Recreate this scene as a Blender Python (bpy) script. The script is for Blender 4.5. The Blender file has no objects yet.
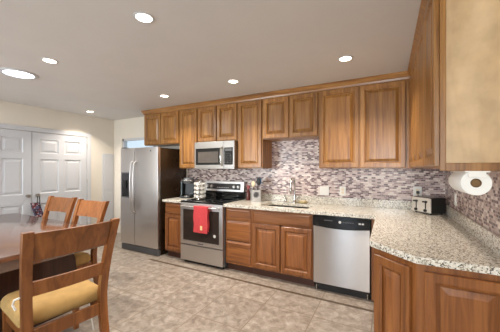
import bpy, bmesh, math, random
from mathutils import Vector, Matrix
random.seed(7)
PI = math.pi
SC = bpy.context.scene
COL = SC.collection

# ------------------------------------------------------------------ camera
cam_d = bpy.data.cameras.new('camera')
cam_d.sensor_width = 36.0
cam_d.lens = 260.0 / 500.0 * 36.0
cam_d.shift_y = 2.4 / 500.0
cam_d.clip_start = 0.05
cam = bpy.data.objects.new('camera', cam_d)
cam.location = (0, 0, 1.40)
cam.rotation_euler = (PI / 2, 0, math.radians(28.0))
COL.objects.link(cam)
SC.camera = cam

# ------------------------------------------------------------------ world, daylight, exposure
W = bpy.data.worlds.new('sky')
SC.world = W
W.use_nodes = True
_bg = W.node_tree.nodes['Background']
_bg.inputs[0].default_value = (0.72, 0.86, 1.0, 1)
_bg.inputs[1].default_value = 0.85
SC.view_settings.view_transform = 'Standard'
SC.view_settings.look = 'None'
SC.view_settings.gamma = 1.0
SC.view_settings.use_curve_mapping = False
SC.view_settings.exposure = 0.36
SC.cycles.max_bounces = 10
SC.cycles.diffuse_bounces = 6
SC.cycles.sample_clamp_indirect = 6.0


def daylight(name, loc, rot, sx, sy, power, color):
    d = bpy.data.lights.new(name, 'AREA')
    d.shape = 'RECTANGLE'
    d.size, d.size_y = sx, sy
    d.energy = power
    d.color = color
    o = bpy.data.objects.new(name, d)
    o.location, o.rotation_euler = loc, rot
    COL.objects.link(o)
    return o


DAY = (1.0, 0.97, 0.94)
daylight('daylight_patio', (-1.16, -2.80, 1.10), (PI / 2, 0, 0), 0.50, 2.0, 24.0, (0.72, 0.84, 1.0))
daylight('fill_light_dining', (-3.95, -2.80, 1.5), (PI / 2, 0, 0), 1.6, 1.2, 140.0, (0.87, 0.93, 1.0))  # added fill from behind the camera for the surfaces facing it
daylight('fill_light_near', (0.02, -2.80, 1.6), (PI / 2, 0, 0), 0.8, 1.2, 60.0, (0.98, 0.98, 1.0))  # added fill behind the camera, brightens end panel and right-hand cabinets
LAMP_W = 10.0
LAMP_COL = (1.0, 0.91, 0.80)

# ------------------------------------------------------------------ materials


def lin(c):
    return tuple(((v / 255) / 12.92 if v / 255 <= 0.04045 else ((v / 255 + 0.055) / 1.055) ** 2.4) for v in c) + (1.0,)


def new_mat(name):
    m = bpy.data.materials.new(name)
    m.use_nodes = True
    nt = m.node_tree
    return m, nt, nt.nodes['Principled BSDF']


def plain(name, rgb, rough=0.5, metal=0.0, var=0.06, scale=12.0, bump=0.0, coat=0.0):
    m, nt, b = new_mat(name)
    N, L = nt.nodes, nt.links
    tc = N.new('ShaderNodeTexCoord')
    nz = N.new('ShaderNodeTexNoise')
    nz.inputs['Scale'].default_value = scale
    nz.inputs['Detail'].default_value = 4
    L.new(tc.outputs['Object'], nz.inputs['Vector'])
    r = N.new('ShaderNodeValToRGB')
    c = lin(rgb)
    r.color_ramp.elements[0].color = tuple(max(0, v * (1 - var)) for v in c[:3]) + (1,)
    r.color_ramp.elements[1].color = tuple(min(1, v * (1 + var)) for v in c[:3]) + (1,)
    r.color_ramp.elements[0].position = 0.3
    r.color_ramp.elements[1].position = 0.7
    L.new(nz.outputs['Fac'], r.inputs['Fac'])
    L.new(r.outputs['Color'], b.inputs['Base Color'])
    b.inputs['Roughness'].default_value = rough
    b.inputs['Metallic'].default_value = metal
    if coat:
        b.inputs['Coat Weight'].default_value = coat
        b.inputs['Coat Roughness'].default_value = 0.15
    if bump:
        bp = N.new('ShaderNodeBump')
        bp.inputs['Strength'].default_value = bump
        bp.inputs['Distance'].default_value = 0.002
        L.new(nz.outputs['Fac'], bp.inputs['Height'])
        L.new(bp.outputs['Normal'], b.inputs['Normal'])
    return m


def wood(name, dark, mid, light, axis='Z', rough=0.32, coat=0.25, fine=1.0):
    """straight grain along one axis of the object, wandering a little"""
    m, nt, b = new_mat(name)
    N, L = nt.nodes, nt.links
    tc = N.new('ShaderNodeTexCoord')
    oi = N.new('ShaderNodeObjectInfo')
    mul = N.new('ShaderNodeMath'); mul.operation = 'MULTIPLY'; mul.inputs[1].default_value = 37.0
    L.new(oi.outputs['Random'], mul.inputs[0])
    add = N.new('ShaderNodeVectorMath'); add.operation = 'ADD'
    L.new(tc.outputs['Object'], add.inputs[0]); L.new(mul.outputs[0], add.inputs[1])
    mp = N.new('ShaderNodeMapping')
    s = [22.0 * fine] * 3
    s['XYZ'.index(axis)] = 1.6
    mp.inputs['Scale'].default_value = s
    L.new(add.outputs[0], mp.inputs['Vector'])
    n1 = N.new('ShaderNodeTexNoise')
    n1.inputs['Scale'].default_value = 1.0
    n1.inputs['Detail'].default_value = 6
    n1.inputs['Roughness'].default_value = 0.6
    n1.inputs['Distortion'].default_value = 0.6
    L.new(mp.outputs[0], n1.inputs['Vector'])
    r = N.new('ShaderNodeValToRGB')
    e = r.color_ramp.elements
    e[0].position, e[0].color = 0.30, lin(dark)
    e[1].position, e[1].color = 0.72, lin(light)
    x = e.new(0.50); x.color = lin(mid)
    L.new(n1.outputs['Fac'], r.inputs['Fac'])
    # tone of the whole board
    hs = N.new('ShaderNodeHueSaturation')
    mr = N.new('ShaderNodeMapRange')
    mr.inputs['To Min'].default_value = 0.88
    mr.inputs['To Max'].default_value = 1.12
    L.new(oi.outputs['Random'], mr.inputs['Value'])
    L.new(mr.outputs[0], hs.inputs['Value'])
    L.new(r.outputs['Color'], hs.inputs['Color'])
    L.new(hs.outputs['Color'], b.inputs['Base Color'])
    b.inputs['Roughness'].default_value = rough
    b.inputs['Coat Weight'].default_value = coat
    b.inputs['Coat Roughness'].default_value = 0.2
    return m


def steel(name, rgb, rough=0.3, axis='X'):
    m, nt, b = new_mat(name)
    N, L = nt.nodes, nt.links
    tc = N.new('ShaderNodeTexCoord')
    mp = N.new('ShaderNodeMapping')
    s = [300.0] * 3
    s['XYZ'.index(axis)] = 3.0
    mp.inputs['Scale'].default_value = s
    L.new(tc.outputs['Object'], mp.inputs['Vector'])
    nz = N.new('ShaderNodeTexNoise')
    nz.inputs['Scale'].default_value = 1.0
    L.new(mp.outputs[0], nz.inputs['Vector'])
    mr = N.new('ShaderNodeMapRange')
    mr.inputs['To Min'].default_value = rough - 0.05
    mr.inputs['To Max'].default_value = rough + 0.07
    L.new(nz.outputs['Fac'], mr.inputs['Value'])
    L.new(mr.outputs[0], b.inputs['Roughness'])
    b.inputs['Base Color'].default_value = lin(rgb)
    b.inputs['Metallic'].default_value = 1.0
    return m


def brushed_sheet(name, rgb, rough):
    """sheet brushed across: reflections draw out up and down"""
    m = steel(name, rgb, rough, 'X')
    nt = m.node_tree
    b = nt.nodes['Principled BSDF']
    tg = nt.nodes.new('ShaderNodeTangent'); tg.direction_type = 'RADIAL'; tg.axis = 'Z'
    nt.links.new(tg.outputs[0], b.inputs['Tangent'])
    b.inputs['Anisotropic'].default_value = 0.96
    b.inputs['Anisotropic Rotation'].default_value = 0.25
    return m


def granite(name):
    m, nt, b = new_mat(name)
    N, L = nt.nodes, nt.links
    tc = N.new('ShaderNodeTexCoord')

    def noise(scale, detail=3.0):
        n = N.new('ShaderNodeTexNoise')
        n.inputs['Scale'].default_value = scale
        n.inputs['Detail'].default_value = detail
        n.inputs['Roughness'].default_value = 0.65
        L.new(tc.outputs['Object'], n.inputs['Vector'])
        return n

    base = N.new('ShaderNodeValToRGB')
    e = base.color_ramp.elements
    e[0].position, e[0].color = 0.33, lin((150, 142, 130))
    e[1].position, e[1].color = 0.62, lin((240, 236, 226))
    x = e.new(0.46); x.color = lin((220, 212, 196))
    L.new(noise(60.0, 5).outputs['Fac'], base.inputs['Fac'])
    v = N.new('ShaderNodeTexVoronoi')
    v.inputs['Scale'].default_value = 150.0
    L.new(tc.outputs['Object'], v.inputs['Vector'])
    sp = N.new('ShaderNodeSeparateColor')
    L.new(v.outputs['Color'], sp.inputs[0])
    k1 = N.new('ShaderNodeValToRGB'); k1.color_ramp.interpolation = 'CONSTANT'
    k1.color_ramp.elements[0].color = (1, 1, 1, 1)
    k1.color_ramp.elements[1].color = (0, 0, 0, 1); k1.color_ramp.elements[1].position = 0.12
    L.new(sp.outputs[0], k1.inputs['Fac'])
    mx = N.new('ShaderNodeMix'); mx.data_type = 'RGBA'
    L.new(k1.outputs['Color'], mx.inputs[0])
    L.new(base.outputs['Color'], mx.inputs[6])
    mx.inputs[7].default_value = lin((98, 92, 86))
    k2 = N.new('ShaderNodeValToRGB'); k2.color_ramp.interpolation = 'CONSTANT'
    k2.color_ramp.elements[0].color = (1, 1, 1, 1)
    k2.color_ramp.elements[1].color = (0, 0, 0, 1); k2.color_ramp.elements[1].position = 0.11
    L.new(sp.outputs[1], k2.inputs['Fac'])
    mx2 = N.new('ShaderNodeMix'); mx2.data_type = 'RGBA'
    L.new(k2.outputs['Color'], mx2.inputs[0])
    L.new(mx.outputs[2], mx2.inputs[6])
    mx2.inputs[7].default_value = lin((150, 138, 116))
    L.new(mx2.outputs[2], b.inputs['Base Color'])
    b.inputs['Roughness'].default_value = 0.14
    return m


def brick_fac(nt, u, v, w, h, mortar, offset=0.5, seed=0.0):
    """random grey per brick and the mortar mask, on object axes u, v"""
    N, L = nt.nodes, nt.links
    tc = N.new('ShaderNodeTexCoord')
    s = N.new('ShaderNodeSeparateXYZ')
    L.new(tc.outputs['Object'], s.inputs[0])
    c = N.new('ShaderNodeCombineXYZ')
    L.new(s.outputs['XYZ'.index(u)], c.inputs[0])
    L.new(s.outputs['XYZ'.index(v)], c.inputs[1])
    ad = N.new('ShaderNodeVectorMath'); ad.operation = 'ADD'
    ad.inputs[1].default_value = (seed, seed * 0.37, 0)
    L.new(c.outputs[0], ad.inputs[0])
    bt = N.new('ShaderNodeTexBrick')
    bt.offset = offset
    bt.inputs['Color1'].default_value = (0, 0, 0, 1)
    bt.inputs['Color2'].default_value = (1, 1, 1, 1)
    bt.inputs['Mortar'].default_value = (0.5, 0.5, 0.5, 1)
    bt.inputs['Scale'].default_value = 1.0
    bt.inputs['Mortar Size'].default_value = mortar
    bt.inputs['Mortar Smooth'].default_value = 0.0
    bt.inputs['Brick Width'].default_value = w
    bt.inputs['Row Height'].default_value = h
    L.new(ad.outputs[0], bt.inputs['Vector'])
    return bt, tc


def mosaic(name, u, bw=0.046):
    m, nt, b = new_mat(name)
    N, L = nt.nodes, nt.links
    bt, tc = brick_fac(nt, u, 'Z', bw, 0.020, 0.0018, 0.37, 5.0)
    r = N.new('ShaderNodeValToRGB'); r.color_ramp.interpolation = 'CONSTANT'
    e = r.color_ramp.elements
    pal = [(0.0, (92, 58, 56)), (0.20, (212, 192, 184)), (0.38, (158, 128, 124)), (0.50, (232, 218, 208)),
           (0.70, (116, 82, 80)), (0.80, (196, 172, 164)), (0.92, (184, 158, 152))]
    e[0].position, e[0].color = 0.0, lin(pal[0][1])
    e[1].position, e[1].color = pal[1][0], lin(pal[1][1])
    for p, c in pal[2:]:
        x = e.new(p); x.color = lin(c)
    L.new(bt.outputs['Color'], r.inputs['Fac'])
    mx = N.new('ShaderNodeMix'); mx.data_type = 'RGBA'
    L.new(bt.outputs['Fac'], mx.inputs[0])
    L.new(r.outputs['Color'], mx.inputs[6])
    mx.inputs[7].default_value = lin((206, 190, 182))
    L.new(mx.outputs[2], b.inputs['Base Color'])
    b.inputs['Roughness'].default_value = 0.30
    return m


def floor_tile(name):
    m, nt, b = new_mat(name)
    N, L = nt.nodes, nt.links
    bt, tc = brick_fac(nt, 'X', 'Y', 0.50, 0.50, 0.0045, 0.0, 0.13)

    def noise(scale, detail, dist=0.0):
        n = N.new('ShaderNodeTexNoise')
        n.inputs['Scale'].default_value = scale
        n.inputs['Detail'].default_value = detail
        n.inputs['Roughness'].default_value = 0.68
        n.inputs['Distortion'].default_value = dist
        L.new(tc.outputs['Object'], n.inputs['Vector'])
        return n
    r = N.new('ShaderNodeValToRGB')
    e = r.color_ramp.elements
    e[0].position, e[0].color = 0.27, lin((100, 88, 78))
    e[1].position, e[1].color = 0.73, lin((178, 168, 158))
    x = e.new(0.5); x.color = lin((143, 131, 119))
    L.new(noise(13.0, 12, 0.5).outputs['Fac'], r.inputs['Fac'])
    # each tile a little lighter or darker
    mr = N.new('ShaderNodeMapRange')
    mr.inputs['To Min'].default_value = 0.90
    mr.inputs['To Max'].default_value = 1.08
    L.new(bt.outputs['Color'], mr.inputs['Value'])
    hs = N.new('ShaderNodeHueSaturation')
    L.new(mr.outputs[0], hs.inputs['Value'])
    L.new(r.outputs['Color'], hs.inputs['Color'])
    mx = N.new('ShaderNodeMix'); mx.data_type = 'RGBA'
    L.new(bt.outputs['Fac'], mx.inputs[0])
    L.new(hs.outputs['Color'], mx.inputs[6])
    mx.inputs[7].default_value = lin((122, 107, 92))
    L.new(mx.outputs[2], b.inputs['Base Color'])
    b.inputs['Roughness'].default_value = 0.42
    return m


def emit(name, rgb, strength):
    m, nt, b = new_mat(name)
    b.inputs['Base Color'].default_value = lin(rgb)
    b.inputs['Emission Color'].default_value = lin(rgb)
    b.inputs['Emission Strength'].default_value = strength
    return m


def glass_pane(name):
    m, nt, b = new_mat(name)
    N, L = nt.nodes, nt.links
    N.remove(b)
    t = N.new('ShaderNodeBsdfTransparent')
    t.inputs[0].default_value = (0.96, 0.98, 0.98, 1)
    g = N.new('ShaderNodeBsdfGlossy')
    g.inputs['Roughness'].default_value = 0.02
    lw = N.new('ShaderNodeLayerWeight')
    p5 = N.new('ShaderNodeMath'); p5.operation = 'POWER'; p5.inputs[1].default_value = 5.0
    L.new(lw.outputs['Facing'], p5.inputs[0])
    f = N.new('ShaderNodeMath'); f.operation = 'MULTIPLY_ADD'
    f.inputs[1].default_value = 0.9; f.inputs[2].default_value = 0.04
    L.new(p5.outputs[0], f.inputs[0])
    mx = N.new('ShaderNodeMixShader')
    L.new(f.outputs[0], mx.inputs[0]); L.new(t.outputs[0], mx.inputs[1]); L.new(g.outputs[0], mx.inputs[2])
    L.new(mx.outputs[0], N['Material Output'].inputs[0])
    return m


def speckled(name, base, spots, scale, cut):
    """cloth or print: random coloured cells over a base colour"""
    m, nt, b = new_mat(name)
    N, L = nt.nodes, nt.links
    tc = N.new('ShaderNodeTexCoord')
    v = N.new('ShaderNodeTexVoronoi')
    v.inputs['Scale'].default_value = scale
    L.new(tc.outputs['Object'], v.inputs['Vector'])
    s = N.new('ShaderNodeSeparateColor')
    L.new(v.outputs['Color'], s.inputs[0])
    r = N.new('ShaderNodeValToRGB'); r.color_ramp.interpolation = 'CONSTANT'
    e = r.color_ramp.elements
    e[0].color = lin(base)
    e[1].position, e[1].color = cut, lin(spots[0])
    for i, c in enumerate(spots[1:]):
        x = e.new(cut + (1 - cut) * (i + 1) / len(spots)); x.color = lin(c)
    L.new(s.outputs[0], r.inputs['Fac'])
    L.new(r.outputs['Color'], b.inputs['Base Color'])
    b.inputs['Roughness'].default_value = 0.8
    return m


M = {}
M['wood'] = wood('cherry_vertical_grain', (114, 72, 32), (152, 103, 49), (178, 129, 70), 'Z', 0.34, 0.2, 1.3)
M['wood_h'] = wood('cherry_horizontal_grain', (114, 72, 32), (152, 103, 49), (178, 129, 70), 'X', 0.34, 0.2, 1.3)
M['wood_d'] = wood('cherry_depth_grain', (114, 72, 32), (152, 103, 49), (178, 129, 70), 'Y', 0.34, 0.2, 1.3)
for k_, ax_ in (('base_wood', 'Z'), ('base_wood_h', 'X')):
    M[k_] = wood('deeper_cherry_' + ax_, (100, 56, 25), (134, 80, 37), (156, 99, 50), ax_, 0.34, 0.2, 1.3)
M['veneer'] = wood('pale_veneer', (184, 150, 110), (198, 166, 124), (210, 180, 140), 'Z', 0.4, 0.1, 0.35)
nt_ = M['veneer'].node_tree                            # cloudy figure in the veneer
n_ = nt_.nodes.new('ShaderNodeTexNoise'); n_.inputs['Scale'].default_value = 9.0; n_.inputs['Detail'].default_value = 6
t_ = nt_.nodes.new('ShaderNodeTexCoord'); nt_.links.new(t_.outputs['Object'], n_.inputs['Vector'])
m_ = nt_.nodes.new('ShaderNodeMapRange'); m_.inputs['From Min'].default_value = 0.3; m_.inputs['From Max'].default_value = 0.7
m_.inputs['To Min'].default_value = 0.84; m_.inputs['To Max'].default_value = 1.12
nt_.links.new(n_.outputs['Fac'], m_.inputs['Value'])
h_ = nt_.nodes.new('ShaderNodeHueSaturation')
b_n = nt_.nodes['Principled BSDF']
nt_.links.new(b_n.inputs['Base Color'].links[0].from_socket, h_.inputs['Color'])
nt_.links.new(m_.outputs[0], h_.inputs['Value']); nt_.links.new(h_.outputs[0], b_n.inputs['Base Color'])
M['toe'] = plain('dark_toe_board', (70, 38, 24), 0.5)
M['gap'] = plain('dark_cabinet_inside', (60, 36, 22), 0.7)
M['granite'] = granite('speckled_granite')
M['mosaic_x'] = mosaic('mosaic_tile_back', 'X')
M['mosaic_y'] = mosaic('mosaic_tile_right', 'Y', 0.038)
M['floor'] = floor_tile('stone_look_floor')
M['strip'] = plain('floor_border_strip', (86, 70, 56), 0.45, var=0.2, scale=30)
M['ceil'] = plain('ceiling_paint', (216, 212, 208), 0.9, var=0.02, scale=3)
M['wall'] = plain('cream_wall_paint', (224, 215, 201), 0.85, var=0.02, scale=3)
M['white'] = plain('white_gloss_paint', (198, 198, 200), 0.4, var=0.015, scale=4)
M['plate'] = plain('white_plastic', (238, 234, 226), 0.35, var=0.02)
M['steel_z'] = steel('brushed_steel_upright', (204, 200, 198), 0.36, 'Z')
M['steel'] = steel('brushed_steel_across', (206, 202, 199), 0.36, 'X')
M['steel_dimmed'] = steel('brushed_steel_dimmed', (172, 166, 160), 0.36, 'X')  # same steel darkened: dimmer reflections put into its colour
M['steel_sheet'] = brushed_sheet('brushed_steel_sheet', (186, 178, 172), 0.30)
M['chrome'] = steel('polished_nickel', (205, 202, 196), 0.16, 'Z')
M['fridge_side'] = plain('dark_fridge_side', (50, 36, 24), 0.25, var=0.1)  # brown of reflected wood put into the dark side's colour
M['black'] = plain('black_gloss', (16, 16, 17), 0.12, var=0.1)
M['black_m'] = plain('black_plastic', (26, 25, 25), 0.4, var=0.15)
M['grey_p'] = plain('grey_plastic', (92, 92, 94), 0.4, var=0.1)
M['oven_glass'] = plain('oven_window_glass', (50, 42, 38), 0.10, var=0.15)
M['mw_glass'] = plain('microwave_window_glass', (92, 84, 78), 0.2, var=0.1)
M['display'] = plain('display_glass', (54, 52, 54), 0.15)
M['mark'] = plain('pale_print', (214, 212, 208), 0.4)
M['red'] = plain('red_terry_cloth', (200, 66, 70), 0.95, var=0.18, scale=90, bump=0.6)
M['emblem'] = plain('pale_yellow_print', (240, 206, 150), 0.9)
M['table'] = wood('dark_table_wood', (76, 48, 36), (94, 62, 47), (110, 76, 60), 'X', 0.2, 1.0)
M['table'].node_tree.nodes['Principled BSDF'].inputs['Coat IOR'].default_value = 2.8
M['table'].node_tree.nodes['Principled BSDF'].inputs['Coat Roughness'].default_value = 0.12
M['table_leg'] = wood('dark_leg_wood', (44, 23, 14), (60, 33, 22), (76, 44, 30), 'Z', 0.35, 0.2)
M['chair'] = wood('brown_chair_wood', (104, 60, 26), (134, 79, 36), (156, 98, 50), 'Z', 0.3, 0.35)
M['cushion'] = plain('tan_seat_cloth', (166, 133, 80), 0.9, var=0.12, scale=14, bump=0.2)
M['tie'] = plain('white_cord', (230, 226, 218), 0.8)
M['silver'] = plain('satin_silver', (206, 200, 190), 0.35, 0.25)
M['knob'] = steel('satin_nickel_knob', (176, 172, 166), 0.3, 'Z')
M['bag'] = speckled('dark_printed_cloth', (50, 34, 44), [(120, 40, 46), (86, 84, 110), (176, 150, 150), (60, 50, 70)], 40.0, 0.35)
M['strap'] = plain('black_strap', (24, 22, 22), 0.8)
M['paper'] = plain('white_paper', (246, 243, 236), 0.95, var=0.015, scale=30)
M['core'] = plain('brown_cardboard', (128, 98, 64), 0.9)
M['lens'] = emit('warm_lamp_lens', (255, 240, 214), 9.0)
M['tube_lens'] = emit('daylight_tube_lens', (236, 244, 255), 5.0)
M['pane'] = glass_pane('window_glass')
M['smoke'] = plain('smoky_tank', (52, 58, 56), 0.12)
M['blue'] = plain('blue_silicone', (26, 128, 196), 0.5)
M['cream'] = plain('cream_silicone', (232, 214, 180), 0.5)
M['bottle'] = plain('dark_red_glass', (92, 40, 34), 0.2)
M['pink'] = plain('dusty_red_cap', (176, 92, 92), 0.5)
M['sponge'] = plain('tan_dish', (206, 184, 132), 0.5)
M['grass'] = plain('lawn_green', (110, 128, 92), 0.95, var=0.2)

# ------------------------------------------------------------------ mesh builders


class MB:
    def __init__(self):
        self.bm = bmesh.new()

    def box(self, x0, y0, z0, x1, y1, z1, bev=0.0, rz=0.0, piv=None):
        g = bmesh.ops.create_cube(self.bm, size=1.0)
        vs = g['verts']
        cx, cy, cz = (x0 + x1) / 2, (y0 + y1) / 2, (z0 + z1) / 2
        for v in vs:
            v.co = Vector((cx + v.co.x * (x1 - x0), cy + v.co.y * (y1 - y0), cz + v.co.z * (z1 - z0)))
        if rz:
            p = Vector(piv or (cx, cy, cz))
            R = Matrix.Rotation(rz, 4, 'Z')
            for v in vs:
                v.co = p + R @ (v.co - p)
        if bev:
            es = list({e for v in vs for e in v.link_edges})
            bmesh.ops.bevel(self.bm, geom=es, offset=bev, segments=2, affect='EDGES', profile=0.6)
        return self

    def prism(self, pts, z0, z1, bev=0.0):
        """upright prism over a plan outline (counter-clockwise)"""
        b = self.bm
        lo = [b.verts.new((x, y, z0)) for x, y in pts]
        hi = [b.verts.new((x, y, z1)) for x, y in pts]
        n = len(pts)
        b.faces.new(list(reversed(lo)))
        top = b.faces.new(hi)
        for i in range(n):
            b.faces.new((lo[i], lo[(i + 1) % n], hi[(i + 1) % n], hi[i]))
        if bev:
            bmesh.ops.bevel(b, geom=list(top.edges), offset=bev, segments=2, affect='EDGES', profile=0.5)
        return self

    def sweep_profile(self, prof, path):
        """profile given as (out, z) carried along plan path [(x, y, nx, ny)], out measured along n"""
        b = self.bm
        rings = []
        for (x, y, nx, ny) in path:
            rings.append([b.verts.new((x + nx * o, y + ny * o, z)) for o, z in prof])
        n = len(prof)
        for a, c in zip(rings, rings[1:]):
            for i in range(n):
                b.faces.new((a[i], a[(i + 1) % n], c[(i + 1) % n], c[i]))
        b.faces.new(rings[0]); b.faces.new(list(reversed(rings[-1])))
        return self

    def lathe(self, prof, c=(0, 0, 0), seg=24, axis='Z'):
        """(r, h) profile turned about an axis through c; r = 0 ends close to a point"""
        b = self.bm

        def P(r, h, a):
            u, v = r * math.cos(a), r * math.sin(a)
            if axis == 'Z':
                return (c[0] + u, c[1] + v, c[2] + h)
            if axis == 'Y':
                return (c[0] + u, c[1] + h, c[2] - v)
            return (c[0] + h, c[1] + u, c[2] + v)
        rings = []
        for r, h in prof:
            if r < 1e-6:
                rings.append([b.verts.new(P(0, h, 0))])
            else:
                rings.append([b.verts.new(P(r, h, 2 * PI * i / seg)) for i in range(seg)])
        for A, B in zip(rings, rings[1:]):
            for i in range(seg):
                j = (i + 1) % seg
                if len(A) == 1 and len(B) == 1:
                    continue
                if len(A) == 1:
                    b.faces.new((A[0], B[i], B[j]))
                elif len(B) == 1:
                    b.faces.new((A[i], B[0], A[j]))
                else:
                    b.faces.new((A[i], B[i], B[j], A[j]))
        if len(rings[0]) > 1:
            b.faces.new(rings[0])
        if len(rings[-1]) > 1:
            b.faces.new(list(reversed(rings[-1])))
        return self

    def cyl(self, c, r, h, axis='Z', seg=20):
        return self.lathe([(r, 0), (r, h)], c, seg, axis)

    def tube(self, pts, r, seg=10):
        b = self.bm
        P = [Vector(p) for p in pts]
        rr = r if isinstance(r, (list, tuple)) else [r] * len(P)
        up = None
        rings = []
        for i, p in enumerate(P):
            t = (P[min(i + 1, len(P) - 1)] - P[max(i - 1, 0)]).normalized()
            if up is None:
                up = Vector((0, 0, 1)) if abs(t.z) < 0.9 else Vector((1, 0, 0))
            up = (up - t * up.dot(t)).normalized()
            s = t.cross(up)
            rings.append([b.verts.new(p + (up * math.cos(2 * PI * k / seg) + s * math.sin(2 * PI * k / seg)) * rr[i]) for k in range(seg)])
        for A, B in zip(rings, rings[1:]):
            for k in range(seg):
                b.faces.new((A[k], A[(k + 1) % seg], B[(k + 1) % seg], B[k]))
        b.faces.new(list(reversed(rings[0]))); b.faces.new(rings[-1])
        return self

    def loft(self, secs):
        """sections: lists of equal-length point loops"""
        b = self.bm
        R = [[b.verts.new(p) for p in s] for s in secs]
        n = len(R[0])
        for A, B in zip(R, R[1:]):
            for k in range(n):
                b.faces.new((A[k], A[(k + 1) % n], B[(k + 1) % n], B[k]))
        b.faces.new(list(reversed(R[0]))); b.faces.new(R[-1])
        return self

    def post(self, path, w, d):
        """upright bar of rectangular section through (x, y, z) points"""
        return self.loft([[(x - w / 2, y - d / 2, z), (x + w / 2, y - d / 2, z), (x + w / 2, y + d / 2, z), (x - w / 2, y + d / 2, z)] for x, y, z in path])

    def rings(self, x0, z0, x1, z1, spec, back=None):
        """nested rectangles facing -Y: spec = [(inset, y)], last one filled; back = y of a closing face"""
        b = self.bm
        R = []
        seq = ([(0.0, back)] if back is not None else []) + list(spec)
        for i, y in seq:
            R.append([b.verts.new(p) for p in ((x0 + i, y, z0 + i), (x1 - i, y, z0 + i), (x1 - i, y, z1 - i), (x0 + i, y, z1 - i))])
        for A, B in zip(R, R[1:]):
            for k in range(4):
                b.faces.new((A[k], A[(k + 1) % 4], B[(k + 1) % 4], B[k]))
        b.faces.new(R[-1])
        if back is not None:
            b.faces.new(list(reversed(R[0])))
        return self

    def frame(self, x0, z0, x1, z1, sw, yf, yb, ch=0.004):
        """rectangular frame facing -Y: outer chamfer, bead at the inner edge, open middle"""
        b = self.bm
        seq = [(0, yb), (0, yf + ch), (ch, yf), (sw - 0.012, yf), (sw - 0.010, yf + 0.002), (sw, yf + 0.009), (sw, yb)]
        R = []
        for i, y in seq:
            R.append([b.verts.new(p) for p in ((x0 + i, y, z0 + i), (x1 - i, y, z0 + i), (x1 - i, y, z1 - i), (x0 + i, y, z1 - i))])
        for A, B in zip(R, R[1:] + R[:1]):
            for k in range(4):
                b.faces.new((A[k], A[(k + 1) % 4], B[(k + 1) % 4], B[k]))
        return self

    def move(self, mat):
        bmesh.ops.transform(self.bm, matrix=mat, verts=self.bm.verts)
        return self

    def build(self, name, mat, parent=None, smooth=False, sub=0):
        bmesh.ops.recalc_face_normals(self.bm, faces=self.bm.faces)
        me = bpy.data.meshes.new(name)
        self.bm.to_mesh(me)
        self.bm.free()
        o = bpy.data.objects.new(name, me)
        me.materials.append(mat)
        if smooth:
            for p in me.polygons:
                p.use_smooth = True
            try:
                me.set_sharp_from_angle(angle=math.radians(40))
            except Exception:
                pass
        if sub:
            s = o.modifiers.new('sub', 'SUBSURF'); s.levels = sub; s.render_levels = sub
        COL.objects.link(o)
        if parent:
            o.parent = parent
        return o


def tag(o, label=None, cat=None, group=None, kind=None):
    if label: o['label'] = label
    if cat: o['category'] = cat
    if group: o['group'] = group
    if kind: o['kind'] = kind
    return o


def thing(name, label, cat, loc=(0, 0, 0), rz=0.0, group=None, kind=None):
    o = bpy.data.objects.new(name, None)
    o.empty_display_size = 0.05
    o.location = loc
    o.rotation_euler = (0, 0, rz)
    COL.objects.link(o)
    return tag(o, label, cat, group, kind)


def struct(name, mb, mat, label=None):
    o = mb.build(name, mat)
    return tag(o, label, None, None, 'structure')


def dup(root, loc, rz, label, group=None, sx=1.0):
    r = root.copy(); COL.objects.link(r)
    r.location = loc; r.rotation_euler = (0, 0, rz)
    r['label'] = label
    r.scale = (sx, 1, 1)
    if group: r['group'] = group
    for ch in list(root.children):
        c = ch.copy(); COL.objects.link(c); c.parent = r
        for g in list(ch.children):
            d = g.copy(); COL.objects.link(d); d.parent = c
    return r


# ------------------------------------------------------------------ room shell
XL, XR, YB, YR, H = -5.30, 0.575, 3.63, -2.60, 2.45
struct('floor', MB().box(XL - 0.1, YR - 0.1, -0.1, XR + 0.1, YB + 0.1, 0.0), M['floor'])
struct('ceiling', MB().box(XL - 0.1, YR - 0.1, H, XR + 0.1, YB + 0.1, H + 0.1), M['ceil'])
wx0, wx1, wz0, wz1 = -5.03, -4.05, 1.62, 2.03            # opening above the fridge
wb = MB()
wb.box(XL - 0.1, YB, 0, wx0, YB + 0.1, H).box(wx1, YB, 0, XR + 0.1, YB + 0.1, H)
wb.box(wx0, YB, 0, wx1, YB + 0.1, wz0).box(wx0, YB, wz1, wx1, YB + 0.1, H)
struct('wall_back', wb, M['wall'])
struct('wall_left', MB().box(XL - 0.1, YR, 0, XL, YB, H), M['wall'])
struct('wall_right', MB().box(XR, YR, 0, XR + 0.1, YB, H), M['wall'])
rb = MB()
for a, b_, z0, z1 in ((XL, -4.75, 0, H), (-4.75, -3.15, 0, 0.9), (-4.75, -3.15, 2.1, H), (-3.15, -1.46, 0, H), (-1.46, -0.86, 2.15, H), (-0.86, -0.42, 0, H), (-0.42, 0.46, 0, 0.98), (-0.42, 0.46, 2.22, H), (0.46, XR, 0, H)):
    rb.box(a, YR - 0.1, z0, b_, YR, z1)
struct('wall_rear', rb, M['wall'])
struct('ground', MB().box(-9, -9, -0.3, 4, YR - 0.1, -0.12), M['grass'])

# mosaic tile on the walls between worktop and wall cabinets
struct('wall_tile_back', MB().box(-3.20, YB - 0.008, 0.90, XR - 0.008, YB - 0.0005, 1.86), M['mosaic_x'])
struct('wall_tile_right', MB().box(XR - 0.008, 1.45, 0.90, XR - 0.0005, YB - 0.008, 1.42), M['mosaic_y'])
# dark strip set in the floor, a tile's width before the cabinets
struct('trim_1', MB().box(-3.25, 2.795, -0.002, 0.05, 2.832, 0.0012), M['strip'])


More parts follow.
